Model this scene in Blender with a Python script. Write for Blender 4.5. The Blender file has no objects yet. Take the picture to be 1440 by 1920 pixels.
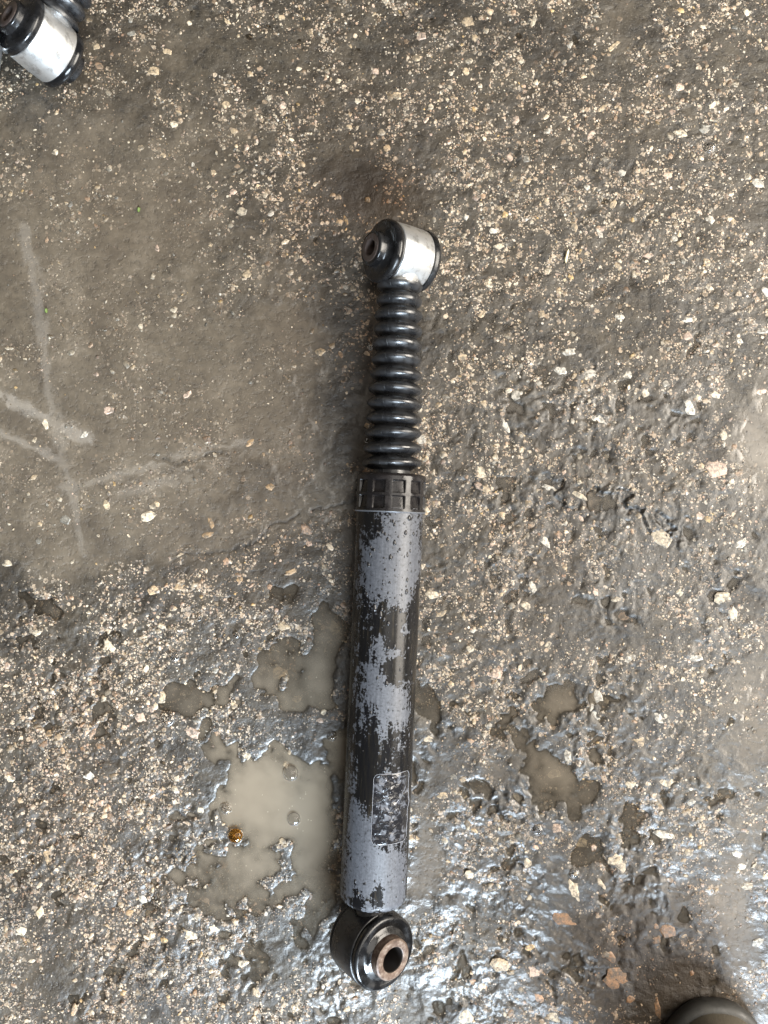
import bpy, bmesh, math, random
import numpy as np
from mathutils import Vector, Matrix

random.seed(7)
rng = np.random.default_rng(11)
scene = bpy.context.scene
COL = scene.collection
R = math.radians

# ------------------------------------------------------------------ camera
F_PX, CAM_Z = 1450.0, 0.55
cam_d = bpy.data.cameras.new("camera")
cam = bpy.data.objects.new("camera", cam_d)
COL.objects.link(cam)
cam.location = (0, 0, CAM_Z)
cam.rotation_euler = (0, 0, 0)
cam_d.sensor_fit = 'VERTICAL'
cam_d.sensor_height = 36
cam_d.lens = 36 * F_PX / 1920
cam_d.clip_start = 0.01
cam_d.clip_end = 100
scene.camera = cam

# ------------------------------------------------------------------ light
world = bpy.data.worlds.new("World")
scene.world = world
world.use_nodes = True
bg = world.node_tree.nodes["Background"]
bg.inputs[0].default_value = (1.0, 0.96, 0.90, 1)
bg.inputs[1].default_value = 0.13


def area(name, loc, target, sx, sy, power, color):
    d = bpy.data.lights.new(name, 'AREA')
    d.shape = 'RECTANGLE'
    d.size, d.size_y, d.energy, d.color = sx, sy, power, color
    o = bpy.data.objects.new(name, d)
    COL.objects.link(o)
    o.location = loc
    o.rotation_euler = (Vector(target) - Vector(loc)).to_track_quat('-Z', 'Y').to_euler()
    return o


# daylight through the open side of the shed, behind and to the right of the photographer
area("doorway_light", (0.75, -2.45, 1.85), (0, 0, 0), 1.45, 0.9, 345, (0.74, 0.87, 1.0))
area("roof_sheet_light", (0.92, 0.25, 3.0), (0.92, 0.25, 0), 2.0, 2.1, 40, (1.0, 0.95, 0.87))
area("side_opening_light", (1.75, 0.10, 1.2), (0, 0, 0), 1.7, 1.1, 102, (1.0, 0.92, 0.81))


def roof_strip_lamp(a, b, width, radiance, zc=3.0):
    """unseen strip lamp added overhead, mirrored in the wet film as a pale beam"""
    a, b = Vector((*a, zc)), Vector((*b, zc))
    L, W = (b - a).length, width
    d = bpy.data.lights.new("roof_strip_light", 'AREA')
    d.shape = 'RECTANGLE'
    d.size, d.size_y = W, L
    d.energy = radiance * math.pi * L * W
    d.color = (1.0, 0.97, 0.90)
    o = bpy.data.objects.new("roof_strip_light", d)
    COL.objects.link(o)
    o.location = (a + b) / 2
    o.rotation_euler = (0, 0, math.atan2(b.y - a.y, b.x - a.x) - math.pi / 2)


roof_strip_lamp((-1.66, 1.35), (-1.36, -0.35), .042, 2.7)  # added lamps that draw the pale beam lines reflected at left
roof_strip_lamp((-1.80, 0.55), (-1.33, 0.33), .048, 4.8)
roof_strip_lamp((-1.80, 0.38), (-1.46, 0.24), .030, 4.0)
roof_strip_lamp((-1.50, 0.10), (-0.16, 0.44), .026, 3.2)
roof_strip_lamp((-1.22, 0.08), (-0.70, 0.22), .050, 2.2)
roof_strip_lamp((-0.30, 0.44), (-0.22, 0.08), .026, 5.0)

scene.view_settings.view_transform = 'Standard'
scene.view_settings.look = 'None'
scene.view_settings.exposure = 0.0
scene.view_settings.gamma = 1.0
scene.view_settings.use_curve_mapping = False
scene.render.engine = 'CYCLES'
scene.cycles.transparent_max_bounces = 8
scene.cycles.max_bounces = 6
scene.cycles.use_adaptive_sampling = True
scene.cycles.adaptive_threshold = 0.02

# ------------------------------------------------------------------ helpers
GP = CAM_Z / F_PX            # metres per photo pixel on the floor


def gx(px): return (px - 720) * GP
def gy(py): return (960 - py) * GP


def tag(o, label=None, cat=None, group=None, kind=None):
    if label: o["label"] = label
    if cat: o["category"] = cat
    if group: o["group"] = group
    if kind: o["kind"] = kind
    return o


def empty(name, loc=(0, 0, 0), rot=(0, 0, 0)):
    o = bpy.data.objects.new(name, None)
    COL.objects.link(o)
    o.location, o.rotation_euler = loc, rot
    o.empty_display_size = 0.02
    return o


def mesh_np(name, co, faces, attrs=None, smooth=True, sharp=None):
    """faces: int array (n,3) or (n,4), or a list of such arrays"""
    if not isinstance(faces, list):
        faces = [faces]
    me = bpy.data.meshes.new(name)
    me.vertices.add(len(co))
    me.vertices.foreach_set("co", np.ascontiguousarray(co, dtype=np.float32).ravel())
    loops = np.concatenate([f.ravel() for f in faces]).astype(np.int32)
    sizes = np.concatenate([np.full(len(f), f.shape[1]) for f in faces]).astype(np.int32)
    starts = np.concatenate([[0], np.cumsum(sizes)[:-1]]).astype(np.int32)
    me.loops.add(len(loops))
    me.loops.foreach_set("vertex_index", loops)
    me.polygons.add(len(sizes))
    me.polygons.foreach_set("loop_start", starts)
    me.update(calc_edges=True)
    me.validate()
    me.polygons.foreach_set("use_smooth", np.full(len(me.polygons), smooth, dtype=bool))
    for k, v in (attrs or {}).items():
        v = np.asarray(v, dtype=np.float32)
        if v.ndim == 1:
            a = me.attributes.new(k, 'FLOAT', 'POINT')
            a.data.foreach_set("value", v)
        else:
            a = me.attributes.new(k, 'FLOAT_COLOR', 'POINT')
            a.data.foreach_set("color", np.concatenate([v, np.ones((len(v), 1), np.float32)], 1).ravel())
    if sharp is not None:
        me.set_sharp_from_angle(angle=R(sharp))
    me.update()
    return me


def obj(name, me, mat, parent=None, M=None):
    o = bpy.data.objects.new(name, me)
    COL.objects.link(o)
    if mat is not None and not me.materials:
        me.materials.append(mat)
    if parent is not None:
        o.parent = parent
    if M is not None:
        o.matrix_local = M
    return o


def grid_faces(nu, nv, wrap_u=False, wrap_v=False):
    iu = np.arange(nu if wrap_u else nu - 1)
    iv = np.arange(nv if wrap_v else nv - 1)
    a, b = np.meshgrid(iu, iv, indexing='ij')
    a, b = a.ravel(), b.ravel()
    a2, b2 = (a + 1) % nu, (b + 1) % nv
    return np.stack([a * nv + b, a2 * nv + b, a2 * nv + b2, a * nv + b2], 1)


def lathe(name, prof, n=96, closed=False, sharp=35, wob=None):
    """profile [(r, s)] turned round the local Y axis"""
    p = np.array(prof, dtype=float)
    th = np.linspace(0, 2 * math.pi, n, endpoint=False)
    r = p[:, 0][:, None] * np.ones_like(th)[None, :]
    s = p[:, 1][:, None] * np.ones_like(th)[None, :]
    if wob is not None:
        r, s = wob(r, s, th[None, :])
    co = np.stack([r * np.sin(th)[None, :], s, r * np.cos(th)[None, :]], -1).reshape(-1, 3)
    f = grid_faces(len(p), n, wrap_u=closed, wrap_v=True)
    return mesh_np(name, co, f, sharp=sharp)


def arc(cr, cs, rad, a0, a1, n=6):
    return [(cr + rad * math.cos(R(a0 + (a1 - a0) * i / n)), cs + rad * math.sin(R(a0 + (a1 - a0) * i / n)))
            for i in range(n + 1)]


# ---- gradient noise in numpy
def _h(ix, iy, seed):
    h = (ix * 374761393 + iy * 668265263 + seed * 1442695041) & 0xffffffff
    h = ((h ^ (h >> 13)) * 1274126177) & 0xffffffff
    h = h ^ (h >> 16)
    return (h & 0xffffff) / float(0x1000000) * 2 * math.pi


def perlin(X, Y, seed):
    ix, iy = np.floor(X).astype(np.int64), np.floor(Y).astype(np.int64)
    fx, fy = X - ix, Y - iy
    u = fx * fx * fx * (fx * (fx * 6 - 15) + 10)
    v = fy * fy * fy * (fy * (fy * 6 - 15) + 10)

    def g(dx, dy):
        a = _h(ix + dx, iy + dy, seed)
        return np.cos(a) * (fx - dx) + np.sin(a) * (fy - dy)
    a = g(0, 0) * (1 - u) + g(1, 0) * u
    b = g(0, 1) * (1 - u) + g(1, 1) * u
    return (a * (1 - v) + b * v) * 1.5


def fbm(X, Y, size, seed, octs=3, gain=0.5):
    s, amp, tot = 0.0, 1.0, 0.0
    for i in range(octs):
        k = (2.03 ** i) / size
        s = s + amp * perlin(X * k + 17.3 * i, Y * k - 9.1 * i, seed + i * 31)
        tot += amp
        amp *= gain
    return s / tot


def sstep(a, b, x):
    t = np.clip((x - a) / (b - a), 0, 1)
    return t * t * (3 - 2 * t)


# ------------------------------------------------------------------ node helpers
class NT:
    def __init__(self, name):
        self.mat = bpy.data.materials.new(name)
        self.mat.use_nodes = True
        self.t = self.mat.node_tree
        self.t.nodes.clear()
        self.out = self.t.nodes.new('ShaderNodeOutputMaterial')

    def n(self, typ, **kw):
        nd = self.t.nodes.new('ShaderNode' + typ)
        for k, v in kw.items():
            setattr(nd, k, v)
        return nd

    def set(self, sock, v):
        if isinstance(v, bpy.types.NodeSocket):
            self.t.links.new(v, sock)
        elif isinstance(v, (tuple, list)) and len(v) == 3 and sock.type == 'RGBA':
            sock.default_value = (*v, 1)
        else:
            sock.default_value = v

    def math(self, op, a, b=0.0, c=None, clamp=False):
        nd = self.n('Math', operation=op, use_clamp=clamp)
        self.set(nd.inputs[0], a)
        self.set(nd.inputs[1], b)
        if c is not None:
            self.set(nd.inputs[2], c)
        return nd.outputs[0]

    def mix(self, fac, a, b, blend='MIX'):
        nd = self.n('Mix', data_type='RGBA', blend_type=blend)
        self.set(nd.inputs[0], fac)
        self.set(nd.inputs[6], a)
        self.set(nd.inputs[7], b)
        return nd.outputs[2]

    def mixf(self, fac, a, b):
        nd = self.n('Mix', data_type='FLOAT')
        self.set(nd.inputs[0], fac)
        self.set(nd.inputs[2], a)
        self.set(nd.inputs[3], b)
        return nd.outputs[0]

    def remap(self, v, a, b, c=0.0, d=1.0, smooth=False):
        nd = self.n('MapRange', interpolation_type='SMOOTHSTEP' if smooth else 'LINEAR')
        self.set(nd.inputs[0], v)
        for i, x in enumerate((a, b, c, d)):
            self.set(nd.inputs[i + 1], x)
        return nd.outputs[0]

    def coord(self, scale=(1, 1, 1)):
        tc = self.n('TexCoord')
        mp = self.n('Mapping')
        self.t.links.new(tc.outputs['Object'], mp.inputs[0])
        mp.inputs['Scale'].default_value = scale
        return mp.outputs[0]

    def noise(self, vec, scale, detail=3, rough=0.5, dist=0.0):
        nd = self.n('TexNoise')
        self.t.links.new(vec, nd.inputs['Vector'])
        nd.inputs['Scale'].default_value = scale
        nd.inputs['Detail'].default_value = detail
        nd.inputs['Roughness'].default_value = rough
        nd.inputs['Distortion'].default_value = dist
        return nd.outputs[0]

    def noisec(self, vec, scale, detail=2):
        nd = self.n('TexNoise')
        self.t.links.new(vec, nd.inputs['Vector'])
        nd.inputs['Scale'].default_value = scale
        nd.inputs['Detail'].default_value = detail
        return nd.outputs[1]

    def voro(self, vec, scale, feature='F1', rnd=1.0):
        nd = self.n('TexVoronoi', feature=feature)
        self.t.links.new(vec, nd.inputs['Vector'])
        nd.inputs['Scale'].default_value = scale
        nd.inputs['Randomness'].default_value = rnd
        return nd

    def ramp(self, fac, stops, interp='LINEAR'):
        nd = self.n('ValToRGB')
        nd.color_ramp.interpolation = interp
        el = nd.color_ramp.elements
        while len(el) < len(stops):
            el.new(0.5)
        for e, (p, c) in zip(el, stops):
            e.position = p
            e.color = (*c, 1) if len(c) == 3 else c
        self.set(nd.inputs[0], fac)
        return nd.outputs[0]

    def attr(self, name, color=False):
        nd = self.n('Attribute', attribute_name=name)
        return nd.outputs['Color'] if color else nd.outputs['Fac']

    def bump(self, h, strength=0.5, dist=0.001, prev=None):
        nd = self.n('Bump')
        nd.inputs['Strength'].default_value = strength
        nd.inputs['Distance'].default_value = dist
        self.set(nd.inputs['Height'], h)
        if prev is not None:
            self.set(nd.inputs['Normal'], prev)
        return nd.outputs[0]

    def principled(self, **kw):
        p = self.n('BsdfPrincipled')
        for k, v in kw.items():
            self.set(p.inputs[k.replace('_', ' ')], v)
        self.t.links.new(p.outputs[0], self.out.inputs[0])
        return p


# ------------------------------------------------------------------ floor fields
def B(X, Y, px, py, rx, ry, ang=0.0, p=1.0):
    dx, dy = (X - gx(px)) / GP, -(Y - gy(py)) / GP
    c, s = math.cos(R(ang)), math.sin(R(ang))
    u, v = (dx * c + dy * s) / rx, (-dx * s + dy * c) / ry
    return np.exp(-(u * u + v * v) ** p)


FILM = [  # standing water: px, py, rx, ry, angle, depth in mm
    (500, 1500, 110, 80, 0, 1.35), (600, 1545, 50, 70, 0, 1.1), (540, 1270, 90, 60, 20, .85), (612, 1215, 36, 66, 0, 1.2),
    (380, 1290, 80, 50, 0, .75), (430, 1660, 100, 80, 0, 1.05), (590, 1640, 40, 90, 0, 1.0), (640, 1410, 36, 56, 0, 1.2),
    (410, 1400, 50, 50, 0, .55), (450, 1810, 50, 60, 30, .75), (560, 1745, 30, 50, 0, .75), (520, 1110, 40, 22, -20, .8),
    (800, 1320, 30, 42, 0, .95), (1045, 1310, 46, 40, 0, 1.2), (1065, 1480, 56, 50, 0, 1.1), (1010, 1440, 44, 30, 30, .95),
    (890, 1470, 50, 26, -15, .6), (1190, 1560, 34, 56, 0, .8), (1110, 1590, 26, 44, 30, .9), (960, 1390, 30, 16, 0, .7), (75, 1145, 34, 26, 0, .8)]
MUD = [  # silted, smooth and shining wet: px, py, rx, ry, angle, strength
    (170, 480, 335, 370, 0, 1.05), (110, 800, 200, 230, 0, .8), (440, 800, 230, 130, -8, .75), (560, 600, 120, 110, 0, .45),
    (330, 1000, 230, 80, -10, .5), (590, 950, 100, 90, 0, .55), (90, 1000, 110, 90, 0, .5), (330, 90, 110, 60, 0, .35), (470, 250, 140, 60, 0, .3),
    (1435, 820, 80, 170, 10, .95), (1410, 1330, 75, 150, 0, .8), (1388, 1700, 50, 190, 0, .95), (1180, 55, 70, 60, 0, .6), (1290, 215, 80, 40, 30, .45),
    (800, 1620, 42, 110, 8, .85), (890, 1450, 90, 45, -15, .6), (870, 870, 50, 90, 0, .4), (1110, 890, 70, 40, 20, .6), (980, 1060, 90, 60, 0, .4),
    (40, 1830, 80, 120, 0, .6), (120, 1420, 90, 60, 0, .3), (930, 300, 60, 60, 0, .3), (760, 60, 60, 60, 0, .3)]
ROUGH = [(1100, 800, 320, 260, 0, .55), (1050, 1100, 350, 260, 0, .6), (1050, 1600, 360, 300, 0, 1.0),
         (180, 1620, 260, 330, 0, .75), (480, 1800, 260, 160, 0, .55), (100, 1200, 160, 130, 0, .5), (900, 1850, 300, 120, 0, .5)]


def fields(X, Y):
    f = {}
    wx = X + 0.004 * fbm(X, Y, 0.02, 91, 2)
    wy = Y + 0.004 * fbm(X, Y, 0.02, 92, 2)
    wx2 = wx + 0.013 * fbm(X, Y, 0.05, 161, 2)
    wy2 = wy + 0.013 * fbm(X, Y, 0.05, 163, 2)
    fs = np.zeros_like(X)
    for a in FILM:
        fs = fs + a[5] * B(wx2, wy2, *a[:5], p=2.0 if a[2] < 125 else 1.0)
    film = fs * 1.25 - 0.62
    md = np.zeros_like(X)
    for a in MUD:
        md = md + a[5] * B(wx2, wy2, *a[:5])
    md = md + .30 * fbm(X, Y, .045, 191, 3) + .28 * fbm(wx, wy, .012, 193, 3)
    f['mud'] = sstep(.28, .95, md)
    rough = np.full_like(X, 0.30)
    for a in ROUGH:
        rough = rough + a[5] * B(X, Y, *a[:5])
    rough = rough / (1 + .9 * fs + 2.2 * f['mud'])
    rough = rough * np.clip(.85 + 1.5 * fbm(X, Y, 0.055, 151, 2), .25, 1.7)
    n4 = fbm(X, Y, 0.045, 1, 3)
    n1 = fbm(wx, wy, 0.016, 5, 3)
    n05 = fbm(wx, wy, 0.0062, 9, 2, .5)
    n02 = fbm(X, Y, 0.0034, 13, 1)
    lumps = 1 - np.abs(fbm(wx, wy, 0.014, 23, 3)) * 2.2       # rounded lumps with sharp creases
    relief = rough * (n1 * 1.45 + n05 * 0.22 + (lumps - 0.6) * 0.7)
    fine = rough * (n05 * 0.42 + n02 * 0.20)
    depth = film + 0.55 * n4 + 0.40 * fbm(wx, wy, 0.021, 131, 3) + 0.42 * fbm(wx, wy, 0.0095, 137, 1) - relief
    # broken edge on the right: a small scarp with a hollow below it
    px, py = X / GP + 720, 960 - Y / GP
    edge = 905 + (px - 1040) * 0.36 + 16 * np.sin((px - 1000) / 37.0) + 9 * n1 * 10
    w = np.exp(-((px - 1150) / 130.0) ** 4)
    d = py - edge
    scarp = w * np.where(d > 0, np.exp(-d / 13.0), 0) * sstep(0, 4, d)
    lip = w * np.exp(-(np.minimum(d, 0) / 26.0) ** 2) * (d <= 0)
    depth = depth - fine + 0.30 * np.tanh(depth / 0.10)      # puddles end in a small step, not a feather edge
    flat = np.clip(1.12 * f['mud'], 0, 1) * (fs < .25)
    depth = depth * (1 - .975 * flat) - .40 * flat
    depth = depth - 0.9 * lip
    # hair cracks on the left
    crack = np.zeros_like(X)
    for pts in CRACKS:
        for (x0, y0), (x1, y1) in zip(pts[:-1], pts[1:]):
            ex, ey = x1 - x0, y1 - y0
            L2 = ex * ex + ey * ey
            wob = 5 * n1
            t = np.clip(((px - x0) * ex + (py - y0) * ey) / L2, 0, 1)
            dd = np.hypot(px + wob * 3 - x0 - t * ex, py + wob * 3 - y0 - t * ey)
            crack = np.maximum(crack, np.exp(-(dd / 2.6) ** 2))
    depth = depth + 0.5 * crack
    f['scarp'] = np.clip(scarp + crack * 0.8, 0, 1)  # blackens hollow and cracks; the hollow's shadow is put into the colour
    f['base'] = 0.00022 * fbm(X, Y, 0.16, 41, 2)
    f['silt'] = np.clip(B(X, Y, 520, 1480, 190, 240) + .7 * B(X, Y, 1050, 1400, 80, 130) + .35 * B(X, Y, 1400, 1600, 60, 300) + .25 * B(X, Y, 450, 820, 200, 120), 0, 1)
    f['cloud'] = np.clip(.35 + .5 * B(X, Y, 500, 1450, 200, 260) + .15 * fbm(X, Y, .06, 171, 2), .12, 1)
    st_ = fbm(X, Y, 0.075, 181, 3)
    f['stain_shade'] = np.clip(sstep(.10, .38, st_) * .7 + .9 * B(X, Y, 700, 340, 80, 60) + .8 * B(X, Y, 1240, 1800, 150, 110) + .55 * B(X, Y, 640, 1230, 70, 160) + .4 * B(X, Y, 640, 640, 60, 300) + .4 * B(X, Y, 1150, 960, 120, 40), 0, 1)  # blotchy stains, plus shadow painted by shoe, upper eye, shock's left side and hollow
    f['depth'] = depth                      # mm, positive = under water
    f['z'] = f['base'] - 1e-3 * (depth + 2.8 * scarp)
    f['depth'] = depth - 3.0 * scarp
    # exposed aggregate
    patch = fbm(wx, wy, 0.011, 51, 3, .6) + .35 * B(X, Y, 150, 1600, 300, 420)
    dens = 0.52 + 1.25 * fbm(X, Y, 0.05, 55, 2) - .35 * f['stain_shade']
    dens = dens + .25 * B(X, Y, 1050, 350, 420, 380) + .25 * B(X, Y, 850, 950, 120, 420) + .30 * B(X, Y, 180, 1580, 300, 360)
    dens = dens - .24 * f['mud']
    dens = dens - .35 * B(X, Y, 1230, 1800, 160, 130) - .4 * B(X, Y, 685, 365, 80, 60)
    dens = np.clip(dens, 0, 1.2) * sstep(-0.30, 0.12, patch)
    f['dens'] = np.clip(dens, 0, 1)
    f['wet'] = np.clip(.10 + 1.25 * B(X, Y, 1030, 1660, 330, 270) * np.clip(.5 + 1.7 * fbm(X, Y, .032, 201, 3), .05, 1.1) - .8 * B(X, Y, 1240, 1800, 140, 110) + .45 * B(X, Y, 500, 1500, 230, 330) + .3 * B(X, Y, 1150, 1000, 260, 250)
                       + .5 * fbm(X, Y, 0.05, 61, 2), 0, 1)
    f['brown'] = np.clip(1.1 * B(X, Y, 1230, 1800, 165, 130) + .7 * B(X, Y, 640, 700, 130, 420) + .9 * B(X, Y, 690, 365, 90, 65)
                         + .35 * B(X, Y, 520, 1000, 200, 180) + .40 * B(X, Y, 150, 1600, 280, 420) + .3 * fbm(X, Y, 0.08, 71, 2), 0, 1)  # brown tint, plus painted shade by shoe, upper eye and left of shock
    return f


CRACKS = [[(330, 1037), (400, 1038), (462, 1020), (500, 990), (560, 965), (672, 935)],
          [(276, 850), (330, 868), (420, 845)], [(500, 985), (498, 1010)]]

# ------------------------------------------------------------------ floor material
def floor_material():
    m = NT("worn_wet_concrete")
    co = m.coord()
    dens, wet, brown, scarp = m.attr('dens'), m.attr('wet'), m.attr('brown'), m.attr('scarp')
    nz = m.noise(co, 60, 5, .6)
    nf = m.noise(co, 420, 3, .6)
    matrix = m.ramp(nz, [(.3, (.026, .023, .019)), (.5, (.060, .055, .046)), (.7, (.105, .096, .079))])
    matrix = m.mix(m.math('MULTIPLY', nf, .4), matrix, (.085, .078, .064))
    matrix = m.mix(1.0, matrix, (.68, .59, .49), 'MULTIPLY')
    pits = m.remap(m.noise(co, 230, 4, .65), .52, .66)
    matrix = m.mix(m.math('MULTIPLY', pits, .75), matrix, (.012, .010, .008))
    dust = m.remap(m.noise(co, 750, 2, .6), .60, .70)
    matrix = m.mix(m.math('MULTIPLY', dust, .40), matrix, (.24, .205, .16))
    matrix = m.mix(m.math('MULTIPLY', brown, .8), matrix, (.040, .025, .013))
    matrix = m.mix(scarp, matrix, (.012, .010, .008))
    # fine sand and grit, two sizes
    warp = m.n('VectorMath', operation='MULTIPLY_ADD')
    m.set(warp.inputs[0], m.noisec(co, 500))
    warp.inputs[1].default_value = (.0012,) * 3
    m.set(warp.inputs[2], co)
    pal = [(0.0, (.03, .026, .021)), (.20, (.13, .088, .056)), (.38, (.32, .23, .15)), (.54, (.54, .43, .31)),
           (.70, (.20, .165, .13)), (.84, (.60, .51, .39)), (.94, (.34, .20, .125)), (1.0, (.72, .66, .56))]
    col = matrix
    hgt = nf
    for sc, k, thr in ((250, .50, .34), (480, .70, .38), (950, .66, .40)):
        v = m.voro(warp.outputs[0], sc)
        sep = m.n('SeparateColor')
        m.t.links.new(v.outputs['Color'], sep.inputs[0])
        present = m.math('LESS_THAN', sep.outputs[0], m.math('MULTIPLY', dens, k))
        rad = m.math('MULTIPLY_ADD', sep.outputs[1], .28, thr - .12)
        inside = m.remap(v.outputs['Distance'], m.math('ADD', rad, .06), rad)
        fac = m.math('MULTIPLY', present, inside)
        fac = m.math('MULTIPLY', fac, m.remap(m.noise(co, 260, 2), .36, .56))
        g = m.ramp(sep.outputs[2], pal)
        g = m.mix(m.math('MULTIPLY', brown, .6), g, m.mix(1.0, g, (.62, .40, .24), 'MULTIPLY'))
        col = m.mix(fac, col, g)
        hgt = m.math('ADD', hgt, m.math('MULTIPLY', fac, .55))
    col = m.mix(1.0, col, m.ramp(wet, [(0, (1, 1, 1)), (1, (.60, .61, .63))]), 'MULTIPLY')
    col = m.mix(m.math('MULTIPLY', m.attr('stain_shade'), .72), col, m.mix(1.0, col, (.26, .23, .20), 'MULTIPLY'))
    mud = m.attr('mud')
    mudc = m.ramp(m.noise(co, 38, 5, .6), [(.3, (.066, .050, .034)), (.55, (.115, .090, .062)), (.75, (.168, .135, .098))])
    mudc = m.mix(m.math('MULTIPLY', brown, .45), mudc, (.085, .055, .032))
    mudf = m.math('MULTIPLY', mud, m.remap(m.noise(co, 190, 4, .65), .35, .62, .50, .88))
    col = m.mix(mudf, col, mudc)
    hgt = m.math('ADD', hgt, m.math('MULTIPLY', m.noise(co, 330, 4, .7), .8))
    col = m.mix(m.math('MULTIPLY', scarp, .85), col, (.012, .010, .008))
    chgt = m.math('MULTIPLY', hgt, m.math('SUBTRACT', 1.0, m.math('MULTIPLY', mud, .99)))
    hgt = m.math('MULTIPLY', hgt, m.math('SUBTRACT', 1.0, m.math('MULTIPLY', mud, .80)))
    hgt = m.math('SUBTRACT', hgt, m.math('MULTIPLY', pits, .6))
    b = m.bump(hgt, .6, .0007)
    rough = m.mixf(wet, .56, .40)
    rough = m.math('MULTIPLY_ADD', m.noise(co, 150, 3), .22, m.math('SUBTRACT', rough, .11), clamp=True)
    m.principled(Base_Color=col, Roughness=rough, Normal=b, Coat_Weight=m.math('MAXIMUM', wet, m.math('MULTIPLY', mud, .9)),
                 Coat_Roughness=m.mixf(mud, .29, .035), Coat_IOR=1.58, Coat_Normal=m.bump(chgt, .45, .0007))
    return m.mat


def water_material():
    m = NT("murky_puddle_water")
    co = m.coord()
    d = m.attr('murk')
    n = m.noise(co, 25, 4, .55)
    cloud = m.remap(n, .3, .7, .55, 1.35)
    op = m.math('SUBTRACT', 1.0, m.math('EXPONENT', m.math('MULTIPLY', m.math('MULTIPLY', m.math('MULTIPLY', d, cloud), m.math('MULTIPLY', m.attr('cloud'), m.math('MULTIPLY_ADD', m.attr('silt'), 1.7, 1.0))), -0.95)))
    op = m.math('MULTIPLY', op, .90)
    col = m.ramp(m.noise(co, 14, 3), [(.3, (.128, .106, .081)), (.7, (.180, .151, .119))])
    col = m.mix(m.attr("silt"), col, (.235, .195, .145))
    v = m.voro(co, 520)
    sep = m.n('SeparateColor')
    m.t.links.new(v.outputs['Color'], sep.inputs[0])
    speck = m.math('MULTIPLY', m.math('LESS_THAN', sep.outputs[0], .05), m.math('LESS_THAN', v.outputs['Distance'], .22))
    col = m.mix(m.math('MULTIPLY', speck, .8), col, (.42, .36, .27))
    dif = m.n('BsdfDiffuse')
    m.set(dif.inputs[0], col)
    tr = m.n('BsdfTransparent')
    tr.inputs[0].default_value = (.93, .90, .84, 1)
    mx = m.n('MixShader')
    m.set(mx.inputs[0], op)
    m.t.links.new(tr.outputs[0], mx.inputs[1])
    m.t.links.new(dif.outputs[0], mx.inputs[2])
    gl = m.n('BsdfGlossy')
    gl.inputs['Roughness'].default_value = .05
    bp = m.bump(m.noise(co, 70, 2), .05, .0006)
    m.set(gl.inputs['Normal'], bp)
    fr = m.n('Fresnel')
    fr.inputs[0].default_value = 1.33
    m.set(fr.inputs['Normal'], bp)
    mx2 = m.n('MixShader')
    m.t.links.new(fr.outputs[0], mx2.inputs[0])
    m.t.links.new(mx.outputs[0], mx2.inputs[1])
    m.t.links.new(gl.outputs[0], mx2.inputs[2])
    m.t.links.new(mx2.outputs[0], m.out.inputs[0])
    return m.mat


def chip_material(name, use_attr):
    m = NT(name)
    co = m.coord()
    if use_attr:
        base = m.attr('tone', True)
        vec = co
    else:
        oi = m.n('ObjectInfo')
        base = oi.outputs['Color']
        g = m.n('NewGeometry')
        vec = g.outputs['Position']
    dirt = m.remap(m.noise(vec, 330, 4, .65), .45, .62)
    var = m.noise(vec, 900, 3)
    c = m.mix(1.0, base, m.ramp(var, [(.3, (.62, .60, .58)), (.7, (1.15, 1.12, 1.08))]), 'MULTIPLY')
    c = m.mix(m.math('MULTIPLY', dirt, .80), c, (.062, .056, .045))
    b = m.bump(m.noise(vec, 700, 4, .65), .7, .0007)
    m.principled(Base_Color=c, Roughness=.42, Normal=b)
    return m.mat


M_FLOOR, M_WATER = floor_material(), water_material()
M_GRAIN, M_CHIP = chip_material("stone_grain_dirty", True), chip_material("stone_chip_dirty", False)

# ------------------------------------------------------------------ floor mesh
STEP = 0.0009
fx = np.arange(-0.305, 0.3051, STEP)
fy = np.arange(-0.405, 0.4051, STEP)
ox = np.array([.33, .37, .43, .52, .7, 1.0, 1.5, 2.2, 3.0])
oy = np.array([.43, .47, .53, .62, .8, 1.1, 1.6, 2.3, 3.0])
xs = np.concatenate([-ox[::-1], fx, ox])
ys = np.concatenate([-oy[::-1], fy, oy])
GX, GY = np.meshgrid(xs, ys, indexing='ij')
GX, GY = GX.ravel(), GY.ravel()
FL = fields(GX, GY)
FACES = grid_faces(len(xs), len(ys))
floor = obj("floor", mesh_np("floor", np.stack([GX, GY, FL['z']], 1), FACES,
                             {k: FL[k] for k in ('dens', 'wet', 'brown', 'scarp', 'stain_shade', 'mud')}), M_FLOOR)
tag(floor, kind="structure")

# murky water lying in the hollows, with a meniscus climbing at its edge
dep = FL['depth']
zw = FL['base'] + 2e-5
keepv = dep > -0.75
keepf = keepv[FACES].all(1)
wf = FACES[keepf]
used = np.unique(wf)
idx = np.full(len(GX), -1)
idx[used] = np.arange(len(used))
water = obj("water", mesh_np("water", np.stack([GX, GY, zw], 1)[used], idx[wf],
                             {'murk': np.maximum((zw - FL['z']) * 1e3, 0)[used], 'silt': FL['silt'][used], 'cloud': FL['cloud'][used]}), M_WATER)
tag(water, kind="structure")

# ------------------------------------------------------------------ stone chips
PAL = np.array([(.62, .53, .40), (.50, .39, .26), (.36, .245, .16), (.58, .535, .46), (.56, .42, .33), (.28, .26, .22), (.52, .36, .17)])
PALP = np.array([.34, .25, .13, .05, .11, .08, .04])


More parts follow.
